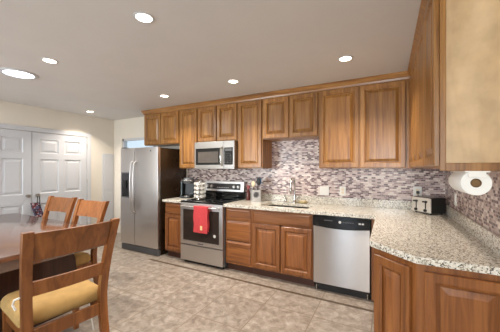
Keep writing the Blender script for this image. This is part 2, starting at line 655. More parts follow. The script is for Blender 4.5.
def window(name, x0, x1, z0, z1, y, mull=0):
    r = thing(name, None, None, (0, 0, 0), 0, None, 'structure')
    f = MB()
    t = 0.045
    f.box(x0, y, z0, x0 + t, y + 0.08, z1).box(x1 - t, y, z0, x1, y + 0.08, z1)
    f.box(x0, y, z0, x1, y + 0.08, z0 + t).box(x0, y, z1 - t, x1, y + 0.08, z1)
    for i in range(mull):
        xm = x0 + (x1 - x0) * (i + 1) / (mull + 1)
        f.box(xm - 0.03, y, z0, xm + 0.03, y + 0.08, z1)
    f.build('window_frame', M['white'], r)
    MB().box(x0 + 0.02, y + 0.035, z0 + 0.02, x1 - 0.02, y + 0.043, z1 - 0.02).build('pane', M['pane'], r)
    return r


window('window_1', wx0, wx1, wz0, wz1, YB + 0.01)
window('added_window_dining', -4.75, -3.15, 0.9, 2.1, YR - 0.09, 2)  # unseen window put in to let the dining-side fill through
window('window_3', -1.46, -0.86, 0.0, 2.15, YR - 0.09, 0)
window('added_window_near', -0.42, 0.46, 0.98, 2.22, YR - 0.09, 0)  # unseen window put in so light reaches the end panel


def six_panel_door(name, y0, y1, knob_y, hinge_y):
    """hung on the left wall, facing +X; local x runs along +Y"""
    r = thing(name, None, None, (XL, y0, 0), PI / 2, None, 'structure')
    w = y1 - y0
    st, mid = 0.115, 0.10
    d = MB()
    d.box(0, -0.012, 0.012, w, -0.001, 2.012)
    xs = [(0, st), (w / 2 - mid / 2, w / 2 + mid / 2), (w - st, w)]
    zs = [(0.012, 0.22), (0.80, 0.97), (1.56, 1.66), (1.90, 2.012)]
    for a, b_ in xs:
        d.box(a, -0.026, 0.012, b_, -0.001, 2.012)
    for z0, z1 in zs:
        d.box(0, -0.0258, z0, w, -0.001, z1)
    for (xa, xb) in ((st, w / 2 - mid / 2), (w / 2 + mid / 2, w - st)):
        for (za, zb) in ((0.22, 0.80), (0.97, 1.56), (1.66, 1.90)):
            d.rings(xa, za, xb, zb, [(0.0, -0.0255), (0.012, -0.013), (0.025, -0.013), (0.055, -0.023)])
    d.build('door_panel', M['white'], r)
    k = MB()
    k.lathe([(0.026, 0), (0.026, -0.008), (0.012, -0.010), (0.011, -0.035), (0.022, -0.042), (0.028, -0.055), (0.022, -0.068), (0, -0.072)], (knob_y - y0, -0.026, 0.945), 20, 'Y')
    k.build('knob', M['knob'], r, True)
    for z in (0.25, 1.10, 1.80):
        MB().cyl((hinge_y - y0, -0.030, z), 0.007, 0.09).build('hinge', M['knob'], r, True)
    return r


six_panel_door('door_1', 1.235, 2.128, 2.07, 1.24)
six_panel_door('door_2', 2.136, 3.03, 2.20, 3.034)
cas = MB()
cas.box(XL, 3.038, 0, XL + 0.03, 3.115, 2.095, 0.006).box(XL, 1.15, 0, XL + 0.03, 1.228, 2.095, 0.006).box(XL, 1.15, 2.02, XL + 0.031, 3.115, 2.097, 0.006)
struct('trim_2', cas, M['white'])
pl = MB()
pl.box(XL, 3.36, 0.10, XL + 0.012, 3.615, 1.71, 0.004)
pl.box(XL, 3.40, 0.95, XL + 0.018, 3.575, 1.66, 0.004).box(XL, 3.40, 0.16, XL + 0.018, 3.575, 0.88, 0.004)
struct('trim_3', pl, M['white'])
struct('baseboard_left', MB().box(XL, 3.12, 0, XL + 0.018, YB, 0.09), M['chair'])

# ------------------------------------------------------------------ cabinets


def panel_door(root, x0, z0, x1, z1, yf, name='door', sw=0.058, wm='wood'):
    """raised-panel door facing -Y, standing 0.02 before yf"""
    d = MB().frame(x0, z0, x1, z1, sw, yf - 0.023, yf - 0.001).build(name, M[wm], root)
    p = MB()
    p.rings(x0 + sw, z0 + sw, x1 - sw, z1 - sw, [(0.0, yf - 0.004), (0.007, yf - 0.004), (0.009, yf - 0.009), (0.036, yf - 0.0205), (0.038, yf - 0.0225)], None)
    p.build('panel', M[wm], d)
    return d


def drawer_front(root, x0, z0, x1, z1, yf, name='drawer_front', wm='wood'):
    m = MB()
    m.rings(x0, z0, x1, z1, [(0.0, yf - 0.009), (0.006, yf - 0.0125), (0.016, yf - 0.016), (0.026, yf - 0.021)], yf - 0.001)
    return m.build(name, M[wm + '_h'], root)


def carcass(root, w, d, z0, z1, splits, rails=(), hollow=False, wm='wood'):
    if hollow:
        MB().box(0.0, 0.02, z0, 0.018, d, z1).build('side_panel', M[wm], root)
        MB().box(w - 0.018, 0.02, z0, w, d, z1).build('side_panel', M[wm], root)
        MB().box(0.0185, 0.02, z0, w - 0.0185, d - 0.02, z0 + 0.018).build('bottom_panel', M[wm], root)
        MB().box(0.0185, d - 0.018, z0, w - 0.0185, d, z1).build('back_panel', M[wm], root)
    else:
        MB().box(0.0, 0.02, z0, w, d, z1).build('carcass', M[wm], root)
    f = MB()
    s = 0.038
    f.box(0, 0, z0, s, 0.0198, z1).box(w - s, 0, z0, w, 0.0198, z1)
    f.box(0, 0.0002, z1 - s, w, 0.0196, z1).box(0, 0.0002, z0, w, 0.0196, z0 + s)
    for x in splits:
        f.box(x - s / 2, 0.0004, z0, x + s / 2, 0.0194, z1)
    for z in rails:
        f.box(0, 0.0004, z - s / 2, w, 0.0194, z + s / 2)
    f.build('face_frame', M[wm], root)


UT = 2.385
YU = 3.30
WALLCABS = [
    ('wall_cabinet', 'short brown wooden wall cabinet with two doors above the refrigerator', -3.94, -3.09, 1.815, 2),
    ('wall_cabinet', 'tall narrow single-door wall cabinet left of the microwave', -3.088, -2.702, 1.40, 1),
    ('wall_cabinet', 'short two-door wall cabinet directly above the microwave', -2.70, -1.957, 1.812, 2),
    ('wall_cabinet', 'tall narrow single-door wall cabinet right of the microwave', -1.955, -1.552, 1.40, 1),
    ('wall_cabinet', 'short two-door wall cabinet above the kitchen sink', -1.55, -0.772, 1.805, 2),
    ('wall_cabinet', 'wide two-door wall cabinet above the dishwasher', -0.77, 0.2205, 1.40, 2),
]


def wall_cabinet(label, loc, rz, w, z0, n, d=0.32, fill=0.0):
    r = thing('wall_cabinet', label, 'cabinet', loc, rz, 'wooden wall cabinets')
    zz0, zz1 = 0.0, UT - z0
    sp = [(w - fill) * i / n for i in range(1, n)]
    carcass(r, w, d, zz0, zz1, sp)
    rev = 0.012
    xs = [rev] + [q for s in sp for q in (s - 0.007, s + 0.007)] + [w - fill - rev]
    if fill:
        MB().box(w - fill - 0.004, -0.001, zz0, w, 0.019, zz1).build('filler', M['wood'], r)
    for i in range(n):
        panel_door(r, xs[2 * i], zz0 + 0.012, xs[2 * i + 1], zz1 - 0.026, 0.0)
    return r


for nm, lab, x0, x1, z0, n in WALLCABS:
    wall_cabinet(lab, (x0, YU, z0), 0, x1 - x0, z0, n, fill=0.042 if x1 > 0 else 0.0)
# the run on the right wall: faces -X; local x runs towards the camera
XU = 0.222
wall_cabinet('two-door wall cabinet on the right wall, farther one by the corner', (XU, 3.298, 1.40), -PI / 2, 0.885, 1.40, 2)
rc = wall_cabinet('near wall cabinet on the right wall with pale end panel above the paper towels', (XU, 2.411, 1.40), -PI / 2, 0.855, 1.40, 2)
# end panel of the near cabinet, facing the camera
ep = MB()
xw = 0.855
ep.box(xw, 0.0, -0.012, xw + 0.012, 0.33, UT - 1.40)
o = ep.build('end_panel', M['veneer'], rc)
o['label'] = 'pale tan end panel'
et = MB()
et.box(xw - 0.001, -0.001, -0.012, xw + 0.018, 0.022, UT - 1.40, 0.003)
et.box(xw + 0.0005, 0.022, -0.0125, xw + 0.0178, 0.331, 0.026, 0.003)
et.build('edge_moulding', M['wood'], rc)

# crown moulding along both runs
cp = [(0.0, 2.372), (0.012, 2.372), (0.016, 2.392), (0.034, 2.424), (0.040, 2.430), (0.040, 2.449), (0.0, 2.449)]
cr = MB().sweep_profile(cp, [(-3.94, YB - 0.01, -1, 0), (-3.94, YU - 0.001, -1, -1), (XU - 0.001, YU - 0.001, -1, -1), (XU - 0.001, 1.538, -1, 0)])
struct('trim_4', cr, M['wood_h'])

YBASE = 3.02        # face-frame plane of the base units; door faces stand 0.02 before it


def base_cabinet(label, x0, x1, kind):
    w = x1 - x0
    r = thing('base_cabinet', label, 'cabinet', (x0, YBASE, 0), 0, 'wooden base cabinets')
    sp = [w / 2] if kind == 'sink' else []
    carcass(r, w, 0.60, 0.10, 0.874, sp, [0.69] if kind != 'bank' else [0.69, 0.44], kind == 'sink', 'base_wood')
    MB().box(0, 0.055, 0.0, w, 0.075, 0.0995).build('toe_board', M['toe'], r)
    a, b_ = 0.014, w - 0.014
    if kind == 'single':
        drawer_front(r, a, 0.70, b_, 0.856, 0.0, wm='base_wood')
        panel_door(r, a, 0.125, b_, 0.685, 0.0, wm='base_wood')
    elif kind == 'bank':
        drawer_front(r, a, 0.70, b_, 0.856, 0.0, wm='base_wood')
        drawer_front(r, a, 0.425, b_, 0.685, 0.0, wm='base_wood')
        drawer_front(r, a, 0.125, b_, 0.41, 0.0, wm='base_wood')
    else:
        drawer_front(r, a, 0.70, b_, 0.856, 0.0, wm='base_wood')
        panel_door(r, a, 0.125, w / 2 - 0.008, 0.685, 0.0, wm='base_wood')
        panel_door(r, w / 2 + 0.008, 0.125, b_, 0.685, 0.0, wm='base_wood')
    return r


base_cabinet('narrow base cabinet with one drawer and door between refrigerator and stove', -3.13, -2.765, 'single')
base_cabinet('three-drawer base cabinet right of the stove', -1.985, -1.577, 'bank')
base_cabinet('wide two-door base cabinet under the kitchen sink', -1.575, -0.772, 'sink')

# corner unit: closed box behind the dishwasher's right side, its flank facing the room
XF = -0.085
r = thing('base_cabinet', 'plain-sided corner base cabinet right of the dishwasher under the granite', 'cabinet', (XF, 3.0, 0), 0, 'wooden base cabinets')
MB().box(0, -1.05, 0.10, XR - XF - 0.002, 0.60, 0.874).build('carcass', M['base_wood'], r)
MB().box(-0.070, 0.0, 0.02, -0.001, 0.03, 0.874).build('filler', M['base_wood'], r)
MB().box(0.055, -1.05, 0.0, 0.075, 0.55, 0.0995).build('toe_board', M['toe'], r)
# end unit with an angled door and a straight door
E0, E1 = (XF, 1.945), (0.14, 1.725)
er = thing('base_cabinet', 'end base cabinet with an angled door and a straight door nearest the camera', 'cabinet', (E1[0], E1[1], 0), 0, 'wooden base cabinets')
ox, oy = E1
foot = [(E0[0] - ox, E0[1] - oy), (0, 0), (XR - 0.002 - ox, 0), (XR - 0.002 - ox, 1.9475 - oy), (E0[0] - ox, 1.9475 - oy)]
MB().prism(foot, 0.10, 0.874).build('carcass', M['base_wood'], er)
tb = [(x + 0.05 * (1 if x < 0.2 else 0), y + 0.05) for x, y in foot[:3]] + [(XR - 0.002 - ox, 0.21), (foot[0][0] + 0.05, 0.21)]
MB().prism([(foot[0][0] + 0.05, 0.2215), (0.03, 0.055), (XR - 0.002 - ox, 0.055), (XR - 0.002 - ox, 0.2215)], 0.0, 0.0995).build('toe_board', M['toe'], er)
wdi = math.hypot(E1[0] - E0[0], E1[1] - E0[1])
ang = math.atan2(E1[1] - E0[1], E1[0] - E0[0])
for (lw, lx, ly, la, a0, a1, wdr) in ((wdi, E0[0] - ox, E0[1] - oy, ang, 0.02, wdi - 0.03, 'door'), (XR - ox, 0, 0, 0, 0.035, XR - ox - 0.03, 'door')):
    T = Matrix.Translation((lx, ly, 0)) @ Matrix.Rotation(la, 4, 'Z')
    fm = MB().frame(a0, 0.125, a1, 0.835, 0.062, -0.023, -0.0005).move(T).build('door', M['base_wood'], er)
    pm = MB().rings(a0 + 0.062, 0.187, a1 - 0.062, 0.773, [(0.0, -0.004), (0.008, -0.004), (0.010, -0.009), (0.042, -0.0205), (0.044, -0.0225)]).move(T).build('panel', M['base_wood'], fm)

# ------------------------------------------------------------------ worktops


def slab(outline, hole, z0, z1, name, root):
    bm = bmesh.new()
    es = []
    for loop in [outline] + ([hole] if hole else []):
        vs = [bm.verts.new((x, y, z1)) for x, y in loop]
        es += [bm.edges.new((vs[i], vs[(i + 1) % len(vs)])) for i in range(len(vs))]
    bmesh.ops.triangle_fill(bm, use_beauty=True, use_dissolve=False, edges=es)
    ex = bmesh.ops.extrude_face_region(bm, geom=list(bm.faces))
    for v in [g for g in ex['geom'] if isinstance(g, bmesh.types.BMVert)]:
        v.co.z = z0
    mb = MB(); mb.bm.free(); mb.bm = bm
    return mb.build(name, M['granite'], root)


ZT = 0.914
YC = 2.965
lt = thing('worktop', 'short speckled granite worktop between refrigerator and stove', 'worktop', (-3.14, YC, 0.876))
MB().box(0, 0, 0, 0.378, 0.655, 0.038, 0.004).build('slab', M['granite'], lt)
wt = thing('worktop', 'long L-shaped speckled granite worktop around the sink and toaster', 'worktop', (0, 0, 0))
XI = -0.112
sx0, sx1, sy0, sy1 = -1.50, -0.86, 3.09, 3.47


def arc(cx, cy, r, a0, a1, n=5):
    return [(cx + r * math.cos(math.radians(a0 + (a1 - a0) * i / n)), cy + r * math.sin(math.radians(a0 + (a1 - a0) * i / n))) for i in range(n + 1)]


outl = [(-1.990, YC), (XI - 0.02, YC), (XI, YC - 0.02), (XI, 1.945)] + [(XI + 0.006, 1.925), (0.125, 1.702), (0.145, 1.693)] + [(XR - 0.010, 1.693), (XR - 0.010, YB - 0.010), (-1.990, YB - 0.010)]
hole = [(sx0, sy0), (sx1, sy0), (sx1, sy1), (sx0, sy1)]
slab(outl, hole, 0.876, ZT, 'slab', wt)
for lab, bx_ in (('low granite upstand behind the coffee maker', (-3.14, YB - 0.032, -2.762, YB - 0.010)),
                 ('long low granite upstand along the back wall behind the faucet', (-1.990, YB - 0.032, XR - 0.034, YB - 0.010)),
                 ('low granite upstand along the right wall below the paper towels', (XR - 0.032, 1.693, XR - 0.010, YB - 0.010))):
    u_ = MB().box(bx_[0], bx_[1], ZT + 0.0005, bx_[2], bx_[3], 1.014, 0.003).build('granite_upstand', M['granite'])
    tag(u_, lab, 'upstand', 'granite upstands')

# sink
sk = thing('kitchen_sink', 'stainless undermount sink set in the granite below the faucet', 'sink', (-1.18, 3.28, 0.70))
s = MB()
bx0, bx1, by0, by1 = sx0 - sx0 - 0.326, 0.326, -0.196, 0.196
s.box(bx0, by0, 0.0, bx1, by1, 0.006)
s.box(bx0, by0, 0.006, bx0 + 0.005, by1, 0.175).box(bx1 - 0.005, by0, 0.006, bx1, by1, 0.175)
s.box(bx0, by0, 0.006, bx1, by0 + 0.005, 0.175).box(bx0, by1 - 0.005, 0.006, bx1, by1, 0.175)
s.build('basin', M['chrome'], sk)
MB().lathe([(0.045, 0.006), (0.045, 0.010), (0.03, 0.011), (0, 0.008)], (0, 0.05, 0)).build('drain', M['grey_p'], sk, True)

# faucet
fc = thing('kitchen_faucet', 'tall brushed nickel gooseneck faucet behind the sink', 'faucet', (-1.165, 3.535, ZT))
MB().lathe([(0.032, 0), (0.032, 0.008), (0.024, 0.02), (0.020, 0.05), (0.018, 0.12), (0, 0.121)]).build('base', M['chrome'], fc, True)
pts = [(0, 0, 0.10), (0, 0, 0.27)] + [(0, -0.085 + 0.085 * math.cos(math.radians(t)), 0.27 + 0.085 * math.sin(math.radians(t))) for t in range(15, 181, 15)] + [(0, -0.17, 0.22)]
MB().tube(pts, 0.0125, 12).build('spout', M['chrome'], fc, True)
MB().lathe([(0.014, 0.0), (0.017, 0.004), (0.016, 0.075), (0.013, 0.08)], (0, -0.17, 0.145)).build('spray_head', M['chrome'], fc, True)
MB().tube([(0.015, 0, 0.075), (0.045, 0, 0.085), (0.085, -0.01, 0.125)], [0.011, 0.009, 0.006]).build('lever', M['chrome'], fc, True)
sd = thing('soap_dispenser', 'short nickel soap dispenser left of the faucet', 'soap dispenser', (-1.30, 3.54, ZT))
MB().lathe([(0.022, 0), (0.022, 0.006), (0.013, 0.014), (0.010, 0.07), (0.006, 0.075), (0.006, 0.10), (0, 0.10)]).build('pump', M['chrome'], sd, True)
MB().tube([(0, 0, 0.098), (0, -0.02, 0.108), (0, -0.06, 0.100)], 0.006).build('nozzle', M['chrome'], sd, True)
sb = thing('soap_dish', 'small tan dish on the worktop right of the faucet', 'dish', (-1.05, 3.535, ZT))
MB().lathe([(0.03, 0), (0.055, 0.012), (0.062, 0.034), (0.056, 0.034), (0.045, 0.014), (0, 0.010)]).build('bowl', M['sponge'], sb, True)
MB().box(-0.035, -0.025, 0.014, 0.035, 0.025, 0.042, 0.006).build('sponge', M['cream'], sb)

# ------------------------------------------------------------------ refrigerator
FX0, FX1, FY = -4.12, -3.212, 2.94
fr = thing('refrigerator', 'stainless side-by-side refrigerator with a dark side', 'refrigerator', (FX0, FY, 0))
fw = FX1 - FX0
MB().box(0.004, 0.068, 0.02, fw - 0.004, 0.66, 1.735, 0.004).build('body', M['fridge_side'], fr)
spx = 0.363
for (a, b_, nm) in ((0.0, spx - 0.004, 'door'), (spx + 0.004, fw, 'door')):
    d = MB().box(a, 0.0, 0.115, b_, 0.062, 1.745, 0.012).build(nm, M['steel_z'], fr, True)
    hx = (spx - 0.035) if a == 0 else (spx + 0.04)
    hp = [(hx, 0.0, 0.66), (hx, -0.03, 0.68)] + [(hx, -0.045 - 0.018 * math.sin(PI * i / 10), 0.70 + 0.78 * i / 10) for i in range(11)] + [(hx, -0.03, 1.50), (hx, 0.0, 1.52)]
    MB().tube(hp, 0.0125, 10).build('handle', M['steel_z'], d, True)
    if a == 0:
        q = MB().frame(0.03, 0.90, 0.235, 1.335, 0.014, -0.006, 0.002, 0.002).build('dispenser', M['grey_p'], d)
        MB().box(0.044, -0.0035, 1.20, 0.221, 0.001, 1.321).build('control_panel', M['display'], q)
        rr = MB().rings(0.044, 0.914, 0.221, 1.20, [(0.0, -0.004), (0.004, -0.002), (0.02, -0.0012)])
        rr.build('recess', M['black'], q)
        MB().box(0.10, -0.018, 1.06, 0.165, -0.002, 1.19, 0.004).build('spigot', M['black_m'], q)
    else:
        MB().cyl((0.75, 0.0005, 1.685), 0.012, -0.003, 'Y').build('badge', M['black_m'], d)
g = MB()
g.box(0.004, 0.02, 0.005, fw - 0.004, 0.062, 0.10, 0.006)
for i in range(4):
    g.box(0.03, 0.012, 0.022 + i * 0.018, fw - 0.03, 0.022, 0.030 + i * 0.018)
g.build('grille', M['grey_p'], fr)
for hx in (0.05, fw - 0.07):
    MB().box(hx - 0.035, 0.01, 1.746, hx + 0.045, 0.10, 1.762, 0.004).build('hinge_cover', M['grey_p'], fr)

# ------------------------------------------------------------------ stove
RX0, RX1, RY = -2.757, -1.993, 2.955
rg = thing('stove', 'stainless electric range with black glass top and oven window', 'stove', (RX0, RY, 0))
rw = RX1 - RX0
MB().box(0.0, 0.05, 0.03, rw, 0.64, 0.905).build('body', M['grey_p'], rg)
ct = MB().box(-0.002, 0.012, 0.8955, rw + 0.002, 0.60, 0.918, 0.005).build('cooktop', M['black'], rg)
for cx, cy, rr in ((0.20, 0.17, 0.105), (0.56, 0.17, 0.085), (0.20, 0.43, 0.08), (0.56, 0.43, 0.105)):
    MB().lathe([(rr, 0.9181), (rr, 0.9186), (rr - 0.006, 0.9186), (rr - 0.006, 0.9181)], (cx, cy, 0), 32).build('burner_ring', M['grey_p'], ct)
od = MB()
od.box(0.004, 0.0, 0.285, rw - 0.004, 0.048, 0.893, 0.006)
od = od.build('oven_door', M['steel'], rg)
MB().box(0.06, -0.003, 0.345, rw - 0.06, 0.002, 0.80, 0.002).build('window', M['oven_glass'], od)
hb = MB().tube([(0.05, -0.045, 0.845), (rw - 0.05, -0.045, 0.845)], 0.011, 12)
hb.box(0.06, -0.045, 0.838, 0.08, 0.001, 0.852).box(rw - 0.08, -0.045, 0.838, rw - 0.06, 0.001, 0.852)
hb.build('handle', M['steel'], od, True)
MB().cyl((0.63, -0.0025, 0.455), 0.022, -0.002, 'Y').build('sticker', M['mark'], od)
MB().box(0.33, -0.001, 0.305, 0.43, 0.001, 0.320).build('badge', M['grey_p'], od)
dr = MB().box(0.004, 0.004, 0.045, rw - 0.004, 0.05, 0.274, 0.006).build('drawer', M['steel'], rg)
MB().box(0.03, 0.06, 0.0, rw - 0.03, 0.56, 0.03).build('plinth', M['black_m'], rg)
bgd = MB()
bgd.box(0.0, 0.595, 0.9185, rw, 0.655, 1.035)
bgd.build('backguard', M['black'], rg)
cpn = MB().loft([[(0.0, 0.575, 1.03), (rw, 0.575, 1.03), (rw, 0.655, 1.03), (0.0, 0.655, 1.03)], [(0.0, 0.59, 1.185), (rw, 0.59, 1.185), (rw, 0.655, 1.185), (0.0, 0.655, 1.185)]])
cpn = cpn.build('control_panel', M['steel'], rg)
MB().loft([[(0.06, 0.570, 1.06), (rw - 0.06, 0.570, 1.06), (rw - 0.06, 0.60, 1.06), (0.06, 0.60, 1.06)], [(0.06, 0.580, 1.155), (rw - 0.06, 0.580, 1.155), (rw - 0.06, 0.60, 1.155), (0.06, 0.60, 1.155)]]).build('display', M['display'], cpn)
for kx in (0.085, 0.165, rw - 0.165, rw - 0.085):
    MB().lathe([(0.026, 0.0), (0.024, -0.022), (0.020, -0.026), (0, -0.026)], (kx, 0.576, 1.108), 20, 'Y').build('knob', M['steel'], cpn, True)
for i in range(7):
    MB().box(0.27 + i * 0.034, 0.5715, 1.085, 0.288 + i * 0.034, 0.58, 1.092).build('print_mark', M['mark'], cpn)

# towel over the oven handle
tw = thing('hand_towel', 'red hand towel hanging over the oven door handle', 'towel', (-2.322, RY - 0.045, 0.845))
t = MB()


def towel_sheet(mb, x0, x1, zb, yy, bulge):
    n, m = 14, 16
    front, back = [], []
    for j in range(m + 1):
        z = 0.014 + (zb - 0.014) * j / m
        rowf, rowb = [], []
        for i in range(n + 1):
            u = i / n
            x = x0 + (x1 - x0) * u + 0.004 * math.sin(j * 0.7)
            w = bulge * (0.4 + 0.6 * j / m) * math.sin(u * PI * 3 + 0.3 * j / m)
            y = yy + w
            rowf.append(mb.bm.verts.new((x, y - 0.003, z)))
            rowb.append(mb.bm.verts.new((x, y + 0.003, z)))
        front.append(rowf); back.append(rowb)
    for j in range(m):
        for i in range(n):
            mb.bm.faces.new((front[j][i], front[j][i + 1], front[j + 1][i + 1], front[j + 1][i]))
            mb.bm.faces.new((back[j][i + 1], back[j][i], back[j + 1][i], back[j + 1][i + 1]))
    for j in range(m):
        for side in (0, n):
            mb.bm.faces.new((front[j][side], front[j + 1][side], back[j + 1][side], back[j][side]))
    for i in range(n):
        for row in (0, m):
            mb.bm.faces.new((front[row][i], front[row][i + 1], back[row][i + 1], back[row][i]))


towel_sheet(t, -0.122, 0.122, -0.35, -0.022, 0.004)
t.build('front_flap', M['red'], tw, True)
t = MB(); towel_sheet(t, -0.118, 0.118, -0.33, 0.019, 0.0015)
t.build('back_flap', M['red'], tw, True)
MB().loft([[(-0.122, -0.024 + 0.022 * (1 - math.cos(a)), 0.013 + 0.010 * math.sin(a)), (0.122, -0.024 + 0.022 * (1 - math.cos(a)), 0.013 + 0.010 * math.sin(a)), (0.122, -0.019 + 0.0175 * (1 - math.cos(a)), 0.011 + 0.004 * math.sin(a)), (-0.122, -0.019 + 0.0175 * (1 - math.cos(a)), 0.011 + 0.004 * math.sin(a))] for a in [PI * k / 8 for k in range(9)]]).build('fold', M['red'], tw, True)
MB().box(0.0, -0.0295, -0.310, 0.035, -0.0255, -0.250, 0.001).build('emblem', M['emblem'], tw)

# ------------------------------------------------------------------ microwave
mw = thing('microwave', 'stainless over-the-range microwave mounted above the stove', 'microwave', (-2.695, 3.205, 1.392))
mwid, mh = 0.735, 0.415
MB().box(0, 0.03, 0, mwid, 0.41, mh).build('body', M['steel_dimmed'], mw)
md = MB().box(0, 0, 0.0, 0.545, 0.03, mh, 0.004).build('door', M['steel_dimmed'], mw)
MB().box(0.028, -0.003, 0.062, 0.497, 0.003, 0.315, 0.002).build('window_frame', M['black'], md)
MB().box(0.075, -0.005, 0.095, 0.455, -0.0025, 0.262).build('window', M['mw_glass'], md)
MB().tube([(0.522, 0.0, 0.055), (0.522, -0.035, 0.075), (0.522, -0.042, 0.185), (0.522, -0.035, 0.30), (0.522, 0.0, 0.32)], 0.013, 10).build('handle', M['chrome'], md, True)
pn = MB().box(0.547, 0.0, 0.0, mwid, 0.03, mh, 0.004).build('control_panel', M['steel_dimmed'], mw)
MB().box(0.562, -0.003, 0.062, mwid - 0.025, 0.003, 0.315, 0.002).build('keypad', M['black'], pn)
MB().box(0.580, -0.0045, 0.265, mwid - 0.045, -0.002, 0.30).build('display', M['grey_p'], pn)
for i in range(5):
    for j in range(3):
        MB().box(0.580 + j * 0.038, -0.0042, 0.085 + i * 0.033, 0.604 + j * 0.038, -0.002, 0.104 + i * 0.033).build('button', M['display'], pn)

# ------------------------------------------------------------------ dishwasher
dw = thing('dishwasher', 'stainless dishwasher with black control strip right of the sink cabinet', 'dishwasher', (-0.767, 2.985, 0))
ww = 0.604
MB().box(0.004, 0.045, 0.097, ww - 0.004, 0.60, 0.872).build('body', M['black_m'], dw)
dd = MB().box(0.006, 0.0, 0.095, ww - 0.004, 0.044, 0.775, 0.006).build('door', M['steel_sheet'], dw)
sec = []
c = MB()
prof = [(0.004 + (ww - 0.008) * i / 12, 0.752 - 0.022 * math.sin(PI * i / 12)) for i in range(13)]
outl2 = prof + [(ww - 0.004, 0.866), (0.004, 0.866)]
c.prism([(x, z) for x, z in outl2], -0.044, 0.012)
c.move(Matrix.Rotation(PI / 2, 4, 'X'))
cpd = c.build('control_strip', M['black'], dw)
for i in range(5):
    MB().box(0.33 + i * 0.024, -0.014, 0.807, 0.345 + i * 0.024, -0.011, 0.815).build('button', M['grey_p'], cpd)
MB().cyl((0.30, -0.0115, 0.81), 0.014, -0.004, 'Y').build('dial', M['mark'], cpd)
for i in range(2):
    MB().box(0.49 + i * 0.03, -0.014, 0.803, 0.512 + i * 0.03, -0.011, 0.818).build('print_mark', M['mark'], cpd)
MB().box(0.13, -0.014, 0.815, 0.22, -0.011, 0.823).build('print_mark', M['grey_p'], cpd)
MB().box(0.02, 0.06, 0.0, ww - 0.02, 0.09, 0.095).build('kick_plate', M['black_m'], dw)
for x in (0.03, ww - 0.03):
    MB().lathe([(0.016, 0), (0.016, 0.008), (0.008, 0.010), (0.008, 0.06)], (x, 0.05, 0)).build('foot', M['chrome'], dw, True)

# ------------------------------------------------------------------ things on the worktops
cm = thing('coffee_maker', 'dark single-serve coffee maker on the short worktop by the refrigerator', 'coffee maker', (-2.945, 3.37, ZT), 0.25)
MB().box(-0.105, -0.145, 0.0, 0.085, 0.14, 0.03, 0.01).build('base', M['black_m'], cm)
MB().box(-0.085, 0.0, 0.03, 0.085, 0.14, 0.25, 0.02).build('body', M['black_m'], cm)
MB().lathe([(0.0, 0.0), (0.082, 0.0), (0.094, 0.02), (0.096, 0.06), (0.075, 0.095), (0, 0.10)], (0, -0.015, 0.235), 24).build('brew_head', M['grey_p'], cm, True)
MB().tube([(-0.08, -0.06, 0.27), (-0.085, -0.115, 0.29), (0.0, -0.135, 0.295), (0.085, -0.115, 0.29), (0.08, -0.06, 0.27)], 0.010).build('handle', M['chrome'], cm, True)
MB().lathe([(0.065, 0), (0.065, 0.012), (0, 0.012)], (0, -0.075, 0.03)).build('drip_tray', M['chrome'], cm, True)
MB().box(-0.135, -0.05, 0.0, -0.107, 0.13, 0.27, 0.008).build('water_tank', M['smoke'], cm)

# pod carousel and its pods
cx_, cy_ = -2.635, 3.265
ZC = 0.9186
ca = thing('pod_carousel', 'round wire carousel of coffee pods at the back left of the stove', 'carousel', (cx_, cy_, ZC))
MB().lathe([(0.085, 0), (0.09, 0.004), (0.085, 0.010), (0, 0.012)], seg=28).build('base', M['chrome'], ca, True)
MB().cyl((0, 0, 0.01), 0.010, 0.262).build('pole', M['chrome'], ca, True)
MB().lathe([(0.0, 0.0), (0.018, 0.006), (0.018, 0.018), (0, 0.026)], (0, 0, 0.268)).build('finial', M['chrome'], ca, True)
for k in range(4):
    zt = 0.045 + 0.064 * k
    tr = MB()
    for z in (zt - 0.026, zt + 0.026):
        tr.tube([(0.076 * math.cos(2 * PI * i / 24), 0.076 * math.sin(2 * PI * i / 24), z) for i in range(25)], 0.002, 6)
    for i in range(8):
        a = 2 * PI * (i + 0.5) / 8
        tr.tube([(0.008 * math.cos(a), 0.008 * math.sin(a), zt - 0.026), (0.076 * math.cos(a), 0.076 * math.sin(a), zt - 0.026)], 0.002, 6)
    tr.build('tier_ring', M['chrome'], ca, True)
pp = MB().lathe([(0.0, 0.0), (0.017, 0.0), (0.0215, 0.040), (0.0228, 0.041), (0.0228, 0.043), (0, 0.0435)], seg=18)
pp.move(Matrix.Rotation(PI / 2, 4, 'Y'))
pod0 = pp.build('coffee_pod', M['plate'], None, True)
tiers = ['lowest', 'second lowest', 'second highest', 'highest']
first = True
for k in range(4):
    for i in range(8):
        p = pod0 if first else pod0.copy()
        if not first:
            COL.objects.link(p)
        first = False
        a = 2 * PI * i / 8 + 0.2
        p.location = (cx_ + 0.047 * math.cos(a), cy_ + 0.047 * math.sin(a), ZC + 0.045 + 0.064 * k)
        p.rotation_euler = (0, 0, a)
        tag(p, 'white coffee pod in the %s ring of the carousel by the stove' % tiers[k], 'coffee pod', 'coffee pods in the %s ring' % tiers[k])

